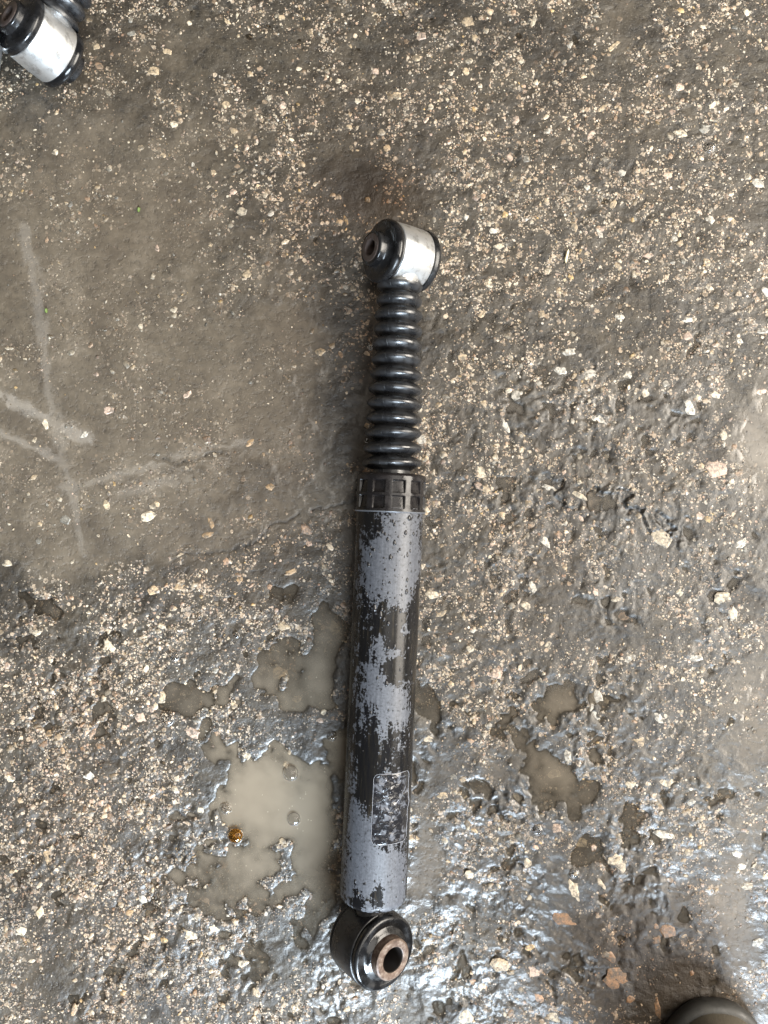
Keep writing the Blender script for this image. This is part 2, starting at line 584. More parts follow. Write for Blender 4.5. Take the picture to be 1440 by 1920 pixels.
def chip_verts(n, k, seed=None):
    """n chips of k-sided broken outline: unit size; returns (n, 2k+1, 3)"""
    r_ = rng
    a = (np.arange(k)[None, :] + r_.uniform(-.36, .36, (n, k))) / k * 2 * math.pi
    rad = r_.uniform(.62, 1.12, (n, k))
    el = r_.uniform(.48, 1.0, (n, 1))
    x, y = rad * np.cos(a), rad * np.sin(a) * el
    top = r_.uniform(.55, .86, (n, k))
    out = np.zeros((n, 2 * k + 1, 3))
    out[:, :k, 0], out[:, :k, 1], out[:, :k, 2] = x, y, -.30
    out[:, k:2 * k, 0], out[:, k:2 * k, 1] = x * top, y * top
    out[:, k:2 * k, 2] = r_.uniform(.08, .30, (n, k))
    out[:, 2 * k, 0], out[:, 2 * k, 1] = r_.uniform(-.2, .2, n), r_.uniform(-.2, .2, n) * .6
    out[:, 2 * k, 2] = r_.uniform(.2, .36, n)
    return out


def chip_faces(k):
    i = np.arange(k)
    j = (i + 1) % k
    quads = np.stack([i, j, j + k, i + k], 1)
    tris = np.stack([i + k, j + k, np.full(k, 2 * k)], 1)
    return quads, tris


N = 42000
cx, cy = rng.uniform(-.30, .30, N), rng.uniform(-.40, .40, N)
cf = fields(cx, cy)
keep = rng.uniform(0, 1, N) < (0.04 + .95 * cf['dens'] ** 1.3) * np.where(cf['depth'] > .5, .45, 1.0)
cx, cy = cx[keep], cy[keep]
cf = {k: v[keep] for k, v in cf.items()}
n = len(cx)
size = np.minimum(.00072 * (1 - rng.uniform(0, 1, n)) ** (-.40), .0034)
k = 7
cv = chip_verts(n, k)
rot = rng.uniform(0, 2 * math.pi, n)
c, s = np.cos(rot)[:, None], np.sin(rot)[:, None]
vx = (cv[:, :, 0] * c - cv[:, :, 1] * s) * size[:, None] + cx[:, None]
vy = (cv[:, :, 0] * s + cv[:, :, 1] * c) * size[:, None] + cy[:, None]
vz = cv[:, :, 2] * np.minimum(size, .0016)[:, None] * .9 + (cf['z'] + .00010)[:, None]
q, t = chip_faces(k)
offs = (np.arange(n) * (2 * k + 1))[:, None, None]
ci = rng.choice(len(PAL), n, p=PALP)
tone = PAL[ci] * rng.uniform(.35, 1.2, (n, 1))
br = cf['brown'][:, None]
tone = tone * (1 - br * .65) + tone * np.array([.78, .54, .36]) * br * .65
tone = tone * (1 - .45 * cf['stain_shade'][:, None]) * (1 - .35 * cf['mud'][:, None])
grains = obj("stone_grains", mesh_np("stone_grains", np.stack([vx, vy, vz], -1).reshape(-1, 3),
             [(q[None] + offs).reshape(-1, 4), (t[None] + offs).reshape(-1, 3)],
             {'tone': np.repeat(tone, 2 * k + 1, 0)}, smooth=True, sharp=50), M_GRAIN, floor)
tag(grains, kind="stuff")

# the larger chips, each its own piece of the floor (px, py, long side, short side, turn, tone)
BIG = [(287, 133, 24, 18, 10, 1), (325, 234, 16, 13, 0, 0), (265, 278, 13, 11, 0, 1), (453, 396, 22, 18, 0, 0), (437, 360, 15, 13, 0, 4),
       (690, 376, 12, 10, 40, 6), (648, 413, 20, 8, 70, 6), (425, 197, 17, 13, 0, 1), (400, 325, 12, 10, 0, 1), (295, 465, 16, 8, 80, 4),
       (705, 135, 14, 12, 0, 4), (180, 88, 15, 13, 0, 1), (186, 125, 18, 13, 40, 2), (314, 98, 16, 10, 20, 1), (355, 45, 10, 9, 0, 0),
       (528, 35, 14, 10, 0, 1), (560, 130, 12, 9, 0, 0), (670, 190, 14, 10, 30, 0), (530, 200, 18, 14, 60, 4), (655, 238, 12, 9, 0, 1),
       (878, 45, 26, 20, 0, 1), (1000, 42, 28, 8, -70, 0), (1148, 90, 30, 8, -40, 1), (1130, 203, 24, 9, -35, 1), (1275, 252, 24, 16, 20, 0),
       (1322, 242, 22, 18, 0, 5), (1335, 198, 20, 9, -40, 0), (1165, 326, 15, 13, 0, 3), (1420, 343, 26, 18, 40, 3), (1330, 412, 18, 14, 40, 3),
       (1123, 437, 24, 10, 75, 3), (935, 463, 20, 12, 0, 0), (925, 435, 15, 11, 20, 3), (1435, 548, 20, 14, 30, 3), (1107, 255, 22, 10, -60, 4),
       (1028, 246, 14, 11, 0, 3), (873, 135, 16, 12, 60, 1), (790, 70, 16, 14, 0, 4), (780, 110, 18, 12, 0, 1), (985, 300, 13, 12, 0, 3),
       (1270, 165, 22, 14, 0, 4), (1378, 160, 14, 11, 0, 0), (1100, 352, 12, 10, 60, 3), (1250, 330, 18, 10, 0, 4), (838, 455, 20, 9, 70, 1),
       (1215, 480, 18, 13, 0, 4), (1330, 540, 16, 10, 30, 0), (745, 180, 18, 14, 0, 1), (1385, 640, 16, 10, 30, 3), (1300, 600, 14, 9, 0, 0),
       (280, 970, 30, 20, -10, 0), (290, 1105, 28, 20, 0, 0), (628, 1180, 34, 24, 60, 0), (532, 1172, 24, 18, 20, 1), (575, 995, 26, 16, 40, 4),
       (85, 795, 20, 10, 70, 0), (160, 815, 18, 12, -30, 3), (508, 913, 18, 13, 0, 1), (397, 982, 22, 9, 60, 1), (390, 1003, 26, 10, -15, 1),
       (335, 1100, 18, 13, 0, 0), (205, 1210, 26, 16, 40, 0), (525, 1265, 34, 24, 30, 1), (15, 1055, 18, 14, 0, 0), (200, 948, 22, 12, 70, 1),
       (64, 895, 20, 9, -30, 1), (325, 1140, 15, 11, 0, 1), (545, 1072, 24, 10, -20, 1), (505, 1100, 12, 10, 0, 4), (70, 1185, 20, 14, 0, 0),
       (350, 740, 22, 10, -40, 4), (600, 660, 20, 14, 0, 0), (640, 665, 14, 9, 60, 2), (205, 770, 22, 16, 0, 4), (470, 830, 20, 10, -40, 1),
       (1108, 700, 30, 20, 0, 3), (1180, 700, 34, 18, -15, 3), (970, 742, 20, 17, 0, 3), (1210, 735, 22, 18, 40, 0), (1290, 762, 34, 20, 60, 3),
       (1123, 790, 32, 22, 50, 3), (1340, 880, 38, 30, 0, 4), (1135, 858, 44, 14, -5, 3), (948, 800, 30, 14, 75, 3), (898, 885, 34, 26, 60, 0),
       (1087, 972, 20, 11, 60, 4), (1310, 968, 18, 12, 20, 4), (1020, 1012, 36, 15, 55, 3), (1240, 1010, 36, 26, 40, 0), (1172, 1155, 26, 17, -20, 4),
       (1355, 1122, 34, 22, 0, 0), (1374, 1148, 32, 18, 80, 0), (998, 1097, 26, 13, 70, 3), (925, 1260, 32, 20, 20, 4), (985, 1135, 20, 13, 20, 0),
       (1030, 915, 36, 12, 20, 3), (1085, 930, 28, 10, 30, 0), (1340, 740, 20, 12, 30, 0), (1425, 735, 22, 12, -20, 4), (1355, 815, 20, 14, 70, 0),
       (1065, 660, 24, 14, 0, 3), (1050, 695, 24, 16, 0, 3), (1390, 1018, 28, 18, -30, 3), (1180, 1235, 26, 16, -20, 3), (1300, 1235, 30, 16, 0, 3),
       (880, 1215, 18, 13, 0, 0), (810, 1115, 22, 15, 0, 0), (830, 1150, 24, 8, -30, 1), (1115, 1110, 16, 11, 80, 4), (1155, 1125, 18, 12, 0, 0),
       (790, 825, 20, 17, 0, 3), (955, 670, 14, 10, 0, 0), (1160, 595, 18, 10, 0, 3), (1290, 600, 20, 12, 0, 3), (1430, 620, 22, 12, 0, 3),
       (92, 1610, 40, 14, 78, 0), (265, 1345, 24, 18, 60, 4), (302, 1305, 22, 16, 70, 1), (268, 1683, 20, 14, 50, 3), (357, 1752, 26, 20, 0, 0),
       (360, 1372, 30, 20, 30, 4), (76, 1710, 14, 26, 10, 1), (400, 1740, 22, 15, 0, 0), (385, 1690, 24, 10, 30, 4), (142, 1838, 12, 10, 0, 0),
       (460, 1415, 18, 10, 40, 0), (440, 1325, 20, 12, 50, 1), (170, 1455, 22, 18, 0, 3), (40, 1745, 24, 18, 0, 0), (210, 1672, 14, 10, 0, 3),
       (555, 1310, 20, 14, 0, 1), (600, 1350, 14, 10, 30, 4), (575, 1480, 14, 9, 0, 1), (455, 1805, 22, 16, 0, 0), (480, 1860, 20, 12, 50, 1),
       (140, 1890, 12, 26, 8, 1), (40, 1500, 14, 9, 0, 0), (190, 1400, 16, 10, 0, 2), (95, 1375, 18, 12, 0, 1), (20, 1460, 16, 13, 0, 0),
       (1118, 1298, 40, 22, 75, 3), (1115, 1335, 36, 16, 65, 3), (1155, 1612, 30, 22, -30, 0), (1075, 1672, 46, 26, 80, 0), (1000, 1820, 34, 22, 0, 4),
       (1155, 1830, 46, 40, 0, 2), (1140, 1790, 30, 16, 40, 2), (1062, 1722, 46, 24, 15, 2), (935, 1808, 34, 24, 0, 1), (1250, 1745, 28, 24, 0, 2),
       (920, 1542, 24, 14, 80, 4), (1042, 1553, 18, 16, 0, 4), (1085, 1580, 36, 18, 15, 0), (1163, 1620, 34, 20, 70, 0), (1250, 1465, 32, 22, 40, 0),
       (1245, 1565, 44, 14, 10, 3), (1125, 1655, 24, 9, 50, 0), (1040, 1455, 32, 20, -30, 0), (1065, 1415, 28, 14, 80, 3), (1180, 1470, 20, 12, 0, 0),
       (1235, 1345, 30, 16, 60, 3), (1200, 1390, 24, 20, 0, 1), (800, 1385, 24, 18, 20, 0), (830, 1490, 20, 14, 0, 1), (868, 1460, 14, 12, 0, 1),
       (1040, 1905, 24, 20, 0, 0), (900, 1850, 24, 18, 0, 0), (870, 1905, 34, 26, 30, 0), (1010, 1870, 24, 14, 40, 4), (1228, 1735, 12, 10, 0, 2),
       (1230, 1762, 14, 12, 0, 2), (1232, 1890, 44, 12, 82, 2), (1180, 1870, 18, 16, 0, 2), (1400, 1660, 24, 16, 0, 0), (1420, 1765, 30, 16, -20, 3),
       (1380, 1600, 22, 14, 30, 3), (1390, 1625, 18, 12, 0, 3), (965, 1490, 26, 12, 60, 3), (990, 1620, 24, 14, 70, 0), (880, 1640, 22, 16, 0, 0)]
chip_meshes = []
for i in range(14):
    v = chip_verts(1, 9)[0]
    v[:, :2] /= np.abs(v[:, :2]).max(0)
    q9, t9 = chip_faces(9)
    me = mesh_np("stone_chip", v, [q9, t9], smooth=True, sharp=55)
    me.materials.append(M_CHIP)
    chip_meshes.append(me)


def add_chip(px, py, a, b, turn, tone_i, shade=1.0):
    x, y = gx(px), gy(py)
    ff = fields(np.array([x]), np.array([y]))
    o = bpy.data.objects.new("stone_chip", random.choice(chip_meshes))
    COL.objects.link(o)
    o.parent = floor
    o.location = (x, y, float(ff['z'][0]) + .00015)
    o.rotation_euler = (random.uniform(-.08, .08), random.uniform(-.08, .08), R(-turn))
    hz = min(a, b) * GP * .5 * .75
    o.scale = (a * GP * .58, b * GP * .58, min(hz * .55, .0011))
    t_ = PAL[tone_i] * shade
    if ff['brown'][0] > .3 and tone_i not in (3,):
        t_ = t_ * np.array([.80, .68, .56])
    t_ = t_ * (1 - .4 * float(ff['stain_shade'][0]))
    o.color = (*t_, 1)


for a in BIG:
    add_chip(*a, shade=random.uniform(.85, 1.1))
nb = 0
while nb < 255 - len(BIG):
    px, py = random.uniform(0, 1440), random.uniform(0, 1920)
    ff = fields(np.array([gx(px)]), np.array([gy(py)]))
    if random.random() > ff['dens'][0] or ff['depth'][0] > .6 or 620 < px < 830 and 400 < py < 1870:
        continue
    L = random.uniform(11, 19)
    add_chip(px, py, L, L * random.uniform(.5, .95), random.uniform(0, 180), int(rng.choice(len(PAL), p=PALP)), random.uniform(.7, 1.05))
    nb += 1

# ------------------------------------------------------------------ shock absorber materials
def mat_black(name, base=(.012, .012, .013), rough=.32, dust=.25, scale=120, bump=.25, dustcol=(.11, .11, .115), spec=.5):
    m = NT(name)
    co = m.coord()
    n1 = m.noise(co, scale, 5, .6)
    n2 = m.noise(co, scale * 5, 3)
    fac = m.math('MULTIPLY', m.remap(n1, .48, .72), dust)
    c = m.mix(fac, base, dustcol)
    r = m.mixf(m.remap(n1, .4, .65), rough - .1, rough + .16)
    m.principled(Base_Color=c, Roughness=r, Normal=m.bump(n2, bump, .0003), Specular_IOR_Level=spec)
    return m.mat


def mat_alu():
    m = NT("cast_aluminium")
    co = m.coord()
    n = m.noise(co, 130, 5, .65)
    lines = m.noise(m.coord((30, 900, 30)), 1.0, 3)
    grime = m.remap(n, .50, .70)
    c = m.mix(grime, (.90, .91, .91), (.40, .39, .37))
    r = m.math('MULTIPLY_ADD', lines, .14, .27)
    m.principled(Base_Color=c, Metallic=.92, Roughness=r, Normal=m.bump(m.math('ADD', lines, n), .12, .0003))
    return m.mat


def mat_rust():
    m = NT("rusty_steel_sleeve")
    co = m.coord()
    n = m.noise(co, 300, 5, .7)
    c = m.ramp(n, [(.3, (.045, .028, .02)), (.5, (.115, .075, .054)), (.7, (.25, .20, .16))])
    m.principled(Base_Color=c, Metallic=.25, Roughness=m.mixf(n, .35, .6), Normal=m.bump(n, .5, .0004))
    return m.mat


def mat_tube():
    m = NT("worn_black_tube_paint")
    co = m.coord()
    dry = m.attr('dry')
    st = m.noise(m.coord((380, 42, 380)), 1.0, 6, .68)          # runs along the tube
    st2 = m.noise(m.coord((1100, 40, 1100)), 1.0, 3, .6)
    n = m.noise(co, 130, 6, .68)
    nf = m.noise(co, 620, 4, .6)
    v = m.math('ADD', dry, m.math('MULTIPLY', m.math('SUBTRACT', n, .5), 1.8))
    v = m.math('ADD', v, m.math('MULTIPLY', m.math('SUBTRACT', st, .5), 1.6))
    v = m.math('ADD', v, m.math('MULTIPLY', m.math('SUBTRACT', nf, .5), .8))
    v = m.math('ADD', v, m.math('MULTIPLY', m.math('SUBTRACT', m.noise(co, 310, 5, .7), .5), 1.3))
    fac = m.remap(v, .36, .46)
    grey = m.ramp(nf, [(.3, (.064, .067, .076)), (.55, (.100, .105, .119)), (.75, (.134, .140, .157))])
    grey = m.mix(m.remap(st2, .35, .7, 0, .55), grey, m.mix(1.0, grey, (.5, .5, .52), 'MULTIPLY'))
    pit = m.remap(m.noise(co, 480, 3, .6), .62, .67)
    grey = m.mix(m.math('MULTIPLY', pit, .8), grey, (.02, .02, .022))
    wetc = m.ramp(st, [(.38, (.006, .006, .007)), (.56, (.010, .009, .008)), (.70, (.042, .034, .024))])
    scr = m.remap(st2, .70, .76)
    wetc = m.mix(m.math('MULTIPLY', scr, .6), wetc, (.20, .19, .17))
    c = m.mix(fac, wetc, grey)
    r = m.mixf(fac, .22, .44)
    h = m.math('MULTIPLY_ADD', fac, -.6, m.math('MULTIPLY', nf, .25))
    m.principled(Base_Color=c, Roughness=r, Normal=m.bump(h, .35, .0004), Specular_IOR_Level=m.mixf(fac, .26, .5))
    return m.mat


def mat_label():
    m = NT("wrinkled_clear_film_label")
    co = m.coord()
    n = m.noise(co, 190, 5, .6, .6)
    fac = m.remap(n, .52, .62)
    w = m.remap(m.noise(co, 330, 3, .6, 1.0), .66, .70)
    sp = m.n('SeparateXYZ')
    m.t.links.new(co, sp.inputs[0])
    w = m.math('MULTIPLY', w, m.remap(sp.outputs[1], .092, .110))
    c = m.mix(fac, (.010, .010, .012), (.115, .12, .135))
    c = m.mix(w, c, (.62, .62, .68))
    m.principled(Base_Color=c, Roughness=.17, Normal=m.bump(m.noise(co, 260, 3, .5, 1.2), .45, .0010), Coat_Weight=.8, Coat_Roughness=.06)
    return m.mat


def mat_plain(name, col, rough, metal=0.0, var=.2, scale=200):
    m = NT(name)
    co = m.coord()
    n = m.noise(co, scale, 4, .6)
    c = m.mix(m.math('MULTIPLY', n, var), col, tuple(x * .4 for x in col))
    m.principled(Base_Color=c, Roughness=rough, Metallic=metal, Normal=m.bump(n, .2, .0003))
    return m.mat


def mat_glass(name, col, rough=0.0):
    m = NT(name)
    m.principled(Base_Color=col, Roughness=rough, Transmission_Weight=1.0, IOR=1.33)
    return m.mat


M_RUBBER = mat_black("glossy_black_rubber", (.006, .006, .0065), .22, .12)
M_BOOT = mat_black("bellows_rubber", (.010, .0105, .012), .34, .25, 160, .10, (.05, .054, .06), spec=.85)
M_CAP = mat_black("black_plastic_cap", (.011, .0095, .0095), .24, .22, 180, .2, (.05, .042, .04), spec=.38)
M_EYEBLK = mat_black("black_painted_eye", (.010, .010, .011), .30, .18, 110, .3)
M_ALU, M_RUST, M_TUBE, M_LABEL = mat_alu(), mat_rust(), mat_tube(), mat_label()
M_EDGE = mat_plain("pale_film_edge", (.45, .46, .50), .3)
M_RIM = mat_plain("bare_rim_metal", (.17, .18, .20), .35, .4)
M_WATERDROP = mat_glass("clear_water_drop", (.97, .98, 1.0))
M_WETDROP = mat_plain("wet_drop_over_black_paint", (.022, .021, .022), .06)
M_AMBER = mat_glass("amber_oil_drop", (.85, .42, .08), .02)

ZA = 0.0277
mm = 0.001


# ------------------------------------------------------------------ shock absorber
def tube_mesh():
    R0, u0, u1 = 22.5, 29.5, 292.0
    prof = [(9.0, u0), (14, u0)] + [(R0 - 5 + 5 * math.sin(a), u0 + 5 - 5 * math.cos(a)) for a in np.linspace(0, math.pi / 2, 8)]
    prof += [(R0, u) for u in np.linspace(u0 + 6, u1 + 2, 270)]
    p = np.array(prof) * mm
    n = 200
    th = np.linspace(-math.pi, math.pi, n, endpoint=False)
    r = p[:, 0][:, None] + 0 * th[None]
    s = p[:, 1][:, None] + 0 * th[None]
    co = np.stack([r * np.sin(th), s, r * np.cos(th)], -1).reshape(-1, 3)
    # grey dried film: laid out along the tube (u in mm from the lower eye, a = sine across the face)
    U = (s / mm).ravel()
    A = (np.sin(th)[None] + 0 * r).ravel()
    up = (np.cos(th)[None] + 0 * r).ravel()

    def b(px, py, rx, ry, k):
        u = (1767 - py) * .36
        ax = 731 - (py - 960) * .0425
        a0 = (px - ax) / 62.5
        return k * np.exp(-((A - a0) / (rx / 62.5)) ** 2 - ((U - u) / (ry * .36)) ** 2)
    d = np.full_like(U, .06)
    for q_ in [(755, 1010, 42, 70, .95), (735, 1085, 38, 40, .75), (770, 1060, 22, 45, .5), (700, 1060, 28, 60, .55), (690, 980, 30, 30, .1),
               (752, 1120, 14, 20, .5), (757, 1172, 9, 9, .75), (742, 1214, 18, 12, .7), (712, 1205, 18, 30, .5), (700, 1265, 24, 40, .55),
               (735, 1300, 36, 34, .85), (758, 1330, 14, 22, .6), (748, 1380, 10, 22, .5), (715, 1350, 14, 30, .4), (685, 1330, 18, 60, .35),
               (725, 1425, 12, 14, .45), (668, 1480, 22, 70, .45), (690, 1600, 50, 45, .75), (730, 1610, 34, 40, .85), (660, 1650, 24, 40, .55),
               (742, 1660, 22, 36, .8), (700, 1675, 40, 18, .3), (750, 1440, 8, 10, .4), (680, 1540, 26, 40, .5)]:
        d += b(*q_)
    for q_ in [(742, 1150, 9, 34, -.7), (718, 1145, 8, 30, -.5), (785, 1180, 14, 220, -.5), (735, 1235, 14, 16, -.6), (712, 1640, 12, 36, -.75),
               (668, 1665, 10, 36, -.5), (690, 1430, 16, 60, -.6), (770, 1640, 8, 80, -.8), (715, 1465, 20, 30, -.3), (690, 965, 26, 20, -.3)]:
        d += b(*q_)
    d = np.where(up > -.05, d, .1)
    return mesh_np("damper_tube", co, grid_faces(len(prof), n, wrap_v=True), {'dry': d}, sharp=40)


def cap_mesh():
    """screw-on cap with two rows of wedge shaped pockets round it"""
    R0, u0, u1 = 23.4, 291.6, 316.5
    us = np.concatenate([np.linspace(u0, u1 - 2.2, 84)])
    n = 11 * 34
    th = np.linspace(-math.pi, math.pi, n, endpoint=False)
    pitch = 2 * math.pi / 11
    ph = ((th - R(12.5)) / pitch + .5) % 1.0 - .5            # -.5 .. .5 inside a pocket column
    side = sstep(.33, .29, np.abs(ph))
    U = us[:, None]
    depth = np.zeros((len(us), n))
    for a, b_ in ((u0 + 1.6, u0 + 10.4), (u0 + 12.0, u0 + 20.6)):
        inside = sstep(a, a + .35, U) * sstep(b_, b_ - .9, U)
        wedge = .9 + 1.5 * np.clip((U - a) / (b_ - a), 0, 1)
        depth += inside * wedge * side[None, :]
    r = R0 - depth * 1.0
    rows = [np.full(n, 21.0), np.full(n, R0 - .5)]
    urow = [u0 - .6, u0 - .6]
    rows += list(r)
    urow += list(us)
    for a in np.linspace(15, 90, 6):
        rows.append(np.full(n, R0 - 2.2 + 2.2 * math.cos(R(a))))
        urow.append(u1 - 2.2 + 2.2 * math.sin(R(a)))
    rows.append(np.full(n, 12.0))
    urow.append(u1)
    r = np.array(rows) * mm
    u = np.array(urow)[:, None] * mm + 0 * r
    co = np.stack([r * np.sin(th), u, r * np.cos(th)], -1).reshape(-1, 3)
    return mesh_np("end_cap", co, grid_faces(len(rows), n, wrap_v=True), sharp=32)


def bellows_mesh():
    prof = [(13.5, 314.5)]
    nr = 12
    u_a, pitch = 324.0, 9.95
    rows = []
    for i in range(nr * 20 + 11):
        t = i / 20.0 - .5
        u = u_a + t * pitch
        k = min(max(t / (nr - 1), 0), 1)
        crest = 20.0 * (1 - k) + 15.7 * k
        if t < -.2: crest -= .6
        root = 12.7 * (1 - k) + 11.4 * k
        w = (0.5 + 0.5 * math.cos(2 * math.pi * t))
        w = w ** 0.62 if w > .0 else 0
        rr = root + (crest - root) * w
        # rings lean a little: crest pushed up the rod
        rows.append((rr, u + 0.7 * math.sin(2 * math.pi * t) * .6))
    prof += rows
    prof += [(10.5, rows[-1][1] + 1.0)]
    p = [(a * mm, b_ * mm) for a, b_ in prof]

    def wob(r, s, th):
        # uneven hand-squeezed rings and a fine moulding seam
        ring = np.floor((s / mm - u_a) / pitch + .5)
        ph = np.sin(ring * 12.9898) * 43758.5453
        ph = (ph - np.floor(ph)) * 6.28
        amt = sstep(12.5 * mm, 17 * mm, r)
        s = s + amt * mm * .55 * np.sin(th + ph)
        r = r + amt * mm * .30 * np.sin(2 * th + ph * 1.7)
        seam = np.exp(-((th - (2 * math.pi - R(26))) / .014) ** 2)
        r = r + seam * .22 * mm
        return r, s
    return lathe("bellows_boot", p, 420, wob=wob, sharp=60)


def eye_frame(t, sign):
    """matrix taking the lathe's Y to the eye axis (sign*cos t, 0, sin t)"""
    d = Vector((sign * math.cos(t), 0, math.sin(t)))
    side = Vector((0, 1, 0))
    z = d.cross(side)
    m = Matrix((( z.x if False else side.cross(d).x, d.x, side.x), (side.cross(d).y, d.y, side.y), (side.cross(d).z, d.z, side.z))).to_4x4()
    return m


def P(l): return [(a * mm, b_ * mm) for a, b_ in l]


def build_shock():
    root = empty("shock_absorber")
    tube = obj("damper_tube", tube_mesh(), M_TUBE, root)
    obj("tube_rim", lathe("tube_rim", P([(21, 290.9), (23.0, 290.7), (23.75, 290.9), (23.9, 291.3), (23.75, 291.7), (21, 291.8)]), 120), M_RIM, tube)
    obj("end_cap", cap_mesh(), M_CAP, root)
    obj("bellows_boot", bellows_mesh(), M_BOOT, root)
    # ---- upper eye
    L = 463.7
    T = Matrix.Translation((0, L * mm, 0))
    E = T @ eye_frame(R(37), -1)
    hp = [(16.5, -13.5), (19.3, -13.5)] + arc(19.3, -12.5, 1.0, -90, 0, 4) + [(20.6, 0)] + arc(19.3, 11, 1.0, 0, 90, 4) + [(16.5, 12)]
    up = obj("upper_eye", lathe("upper_eye", P(hp), 128, closed=True), M_ALU, root, E)
    boss = [(0.5, -27.5), (11.2, -27.5), (11.6, -26.5), (11.0, -23), (11.4, -20), (13.5, -16.5), (15, -13.5)]
    obj("neck_boss", lathe("neck_boss", P(boss), 96), M_ALU, root, T)
    bp = ([(9, 25.6), (10.3, 25.6)] + arc(10.2, 24.4, 1.1, 90, 0, 4) + [(11.2, 21.0), (11.4, 20.2), (12.8, 19.0), (16.0, 18.2)] + arc(17.6, 15.2, 3.2, 85, -20, 8)
          + [(20.2, 12.6), (19.0, 12.02), (16.4, 11.9), (16.4, -13.4), (19.2, -13.52), (20.8, -13.9)] + arc(18.2, -16.2, 2.9, 10, -85, 8)
          + [(15.5, -19.4), (12.4, -20.2), (11.2, -21.0), (11.2, -24.4)] + arc(10.2, -24.4, 1.0, 0, -90, 4) + [(9, -25.4), (8.6, -20), (8.6, 20)])
    obj("rubber_bushing", lathe("rubber_bushing", P(bp), 128, closed=True, sharp=50), M_RUBBER, up)
    sl = [(5.0, 25.5), (5.6, 26.1), (8.6, 26.1), (8.98, 25.7), (8.98, 21), (8.4, 20.5), (8.4, -20.5), (8.98, -21), (8.98, -25.6), (8.4, -26.0), (5.6, -26.0), (5.0, -25.5)]
    obj("inner_sleeve", lathe("inner_sleeve", P(sl), 96, closed=True), M_RUST2, up)
    # ---- lower eye
    E = eye_frame(R(53), 1)
    hp = [(20, -12.5), (23.3, -12.5)] + arc(23.4, -11.4, 1.1, -90, 0, 4) + [(24.5, 0)] + arc(23.4, 9.4, 1.1, 0, 90, 4) + [(20, 10.5)]
    lo = obj("lower_eye", lathe("lower_eye", P(hp), 128, closed=True), M_EYEBLK, root, E)
    bp = ([(13.2, 18.0), (15.2, 17.2), (16.6, 15.6), (17.8, 15.4), (20.0, 16.0)] + arc(21.6, 13.8, 2.6, 80, -20, 8)
          + [(23.6, 11.0), (20.0, 10.52), (19.9, -12.4), (23.2, -12.52)] + arc(21.4, -14.4, 2.4, 20, -90, 8)
          + [(17, -16.8), (15.0, -18), (13.2, -19), (13.0, -10), (13.0, 10)])
    obj("rubber_bushing", lathe("rubber_bushing", P(bp), 128, closed=True, sharp=50), M_RUBBER, lo)
    sl = [(7.5, 23.3), (8.1, 24.2), (8.7, 24.5), (12.2, 24.5), (13.15, 23.8), (13.3, 18), (12.9, 10), (12.9, -10), (13.15, -20), (12.2, -20.6), (8.1, -20.6), (7.5, -20)]
    sm = lathe("inner_sleeve", P(sl), 96, closed=True)
    sm.materials.append(M_RUST)
    sm.materials.append(M_BORE)
    for pl in sm.polygons:
        if math.hypot(pl.center.x, pl.center.z) < 7.9 * mm:
            pl.material_index = 1
    obj("inner_sleeve", sm, None, lo)
    obj("neck", lathe("neck", P([(12.5, 19.5), (11.0, 23.0), (10.6, 27), (11.4, 30.5)]), 96), M_EYEBLK, root)
    # ---- film label
    nu, nv = 60, 44
    uu, vv = np.meshgrid(np.linspace(0, 1, nu), np.linspace(0, 1, nv), indexing='ij')
    ua, ub, ta, tb = 75.5, 121.5, R(-8), R(62)
    Lh, Lw = (ub - ua), 22.5 * (tb - ta)
    # rounded corners: pull the square grid in
    X, Y = (vv - .5) * Lw, (uu - .5) * Lh
    cr = 4.0
    ex, ey = np.abs(X) - (Lw / 2 - cr), np.abs(Y) - (Lh / 2 - cr)
    dist = np.hypot(np.maximum(ex, 0), np.maximum(ey, 0))
    inf = np.maximum(np.maximum(ex, ey), 1e-6)
    k_ = np.where((ex > 0) & (ey > 0), inf / np.maximum(dist, 1e-6), 1.0)
    X = np.where(ex > 0, np.sign(X) * (Lw / 2 - cr + np.maximum(ex, 0) * k_), X)
    Y = np.where(ey > 0, np.sign(Y) * (Lh / 2 - cr + np.maximum(ey, 0) * k_), Y)
    wr = fbm(X * mm, Y * mm, .006, 301, 3)
    lift = .28 + .45 * np.clip(wr, -.3, 1)
    lift = lift + .9 * np.exp(-((X - Lw * .46) / 3) ** 2 - ((Y - Lh * .05) / 4) ** 2)
    edge = np.minimum(np.minimum(uu, 1 - uu), np.minimum(vv, 1 - vv))
    r = (22.5 + lift) * mm
    th = (ta + tb) / 2 + X / 22.5
    U = ((ua + ub) / 2 + Y) * mm
    co = np.stack([r * np.sin(th), U, r * np.cos(th)], -1).reshape(-1, 3)
    lab = obj("label_film", mesh_np("label_film", co, grid_faces(nu, nv)[:, ::-1]), M_LABEL, tube)
    md = lab.modifiers.new("thickness", 'SOLIDIFY')
    md.thickness = .00025
    lab["label"] = "small rounded clear film label, wrinkled and peeling"
    # pale raised border of the film
    c3 = co.reshape(nu, nv, 3)
    loop = np.concatenate([c3[0, :-1], c3[:-1, -1], c3[-1, :0:-1], c3[:0:-1, 0]])
    rad = np.stack([loop[:, 0], 0 * loop[:, 0], loop[:, 2]], 1)
    rad /= np.linalg.norm(rad, axis=1)[:, None]
    tan = np.roll(loop, -1, 0) - np.roll(loop, 1, 0)
    tan /= np.linalg.norm(tan, axis=1)[:, None]
    bi = np.cross(tan, rad)
    ring = []
    for a in np.linspace(0, 2 * math.pi, 6, endpoint=False):
        w = .11 * (.6 + .8 * np.abs(fbm(loop[:, 0] + 1, loop[:, 1], .01, 77, 2)))[:, None]
        ring.append(loop + (rad * math.cos(a) * w * .8 + bi * math.sin(a) * w) * mm)
    eco = np.stack(ring, 1).reshape(-1, 3)
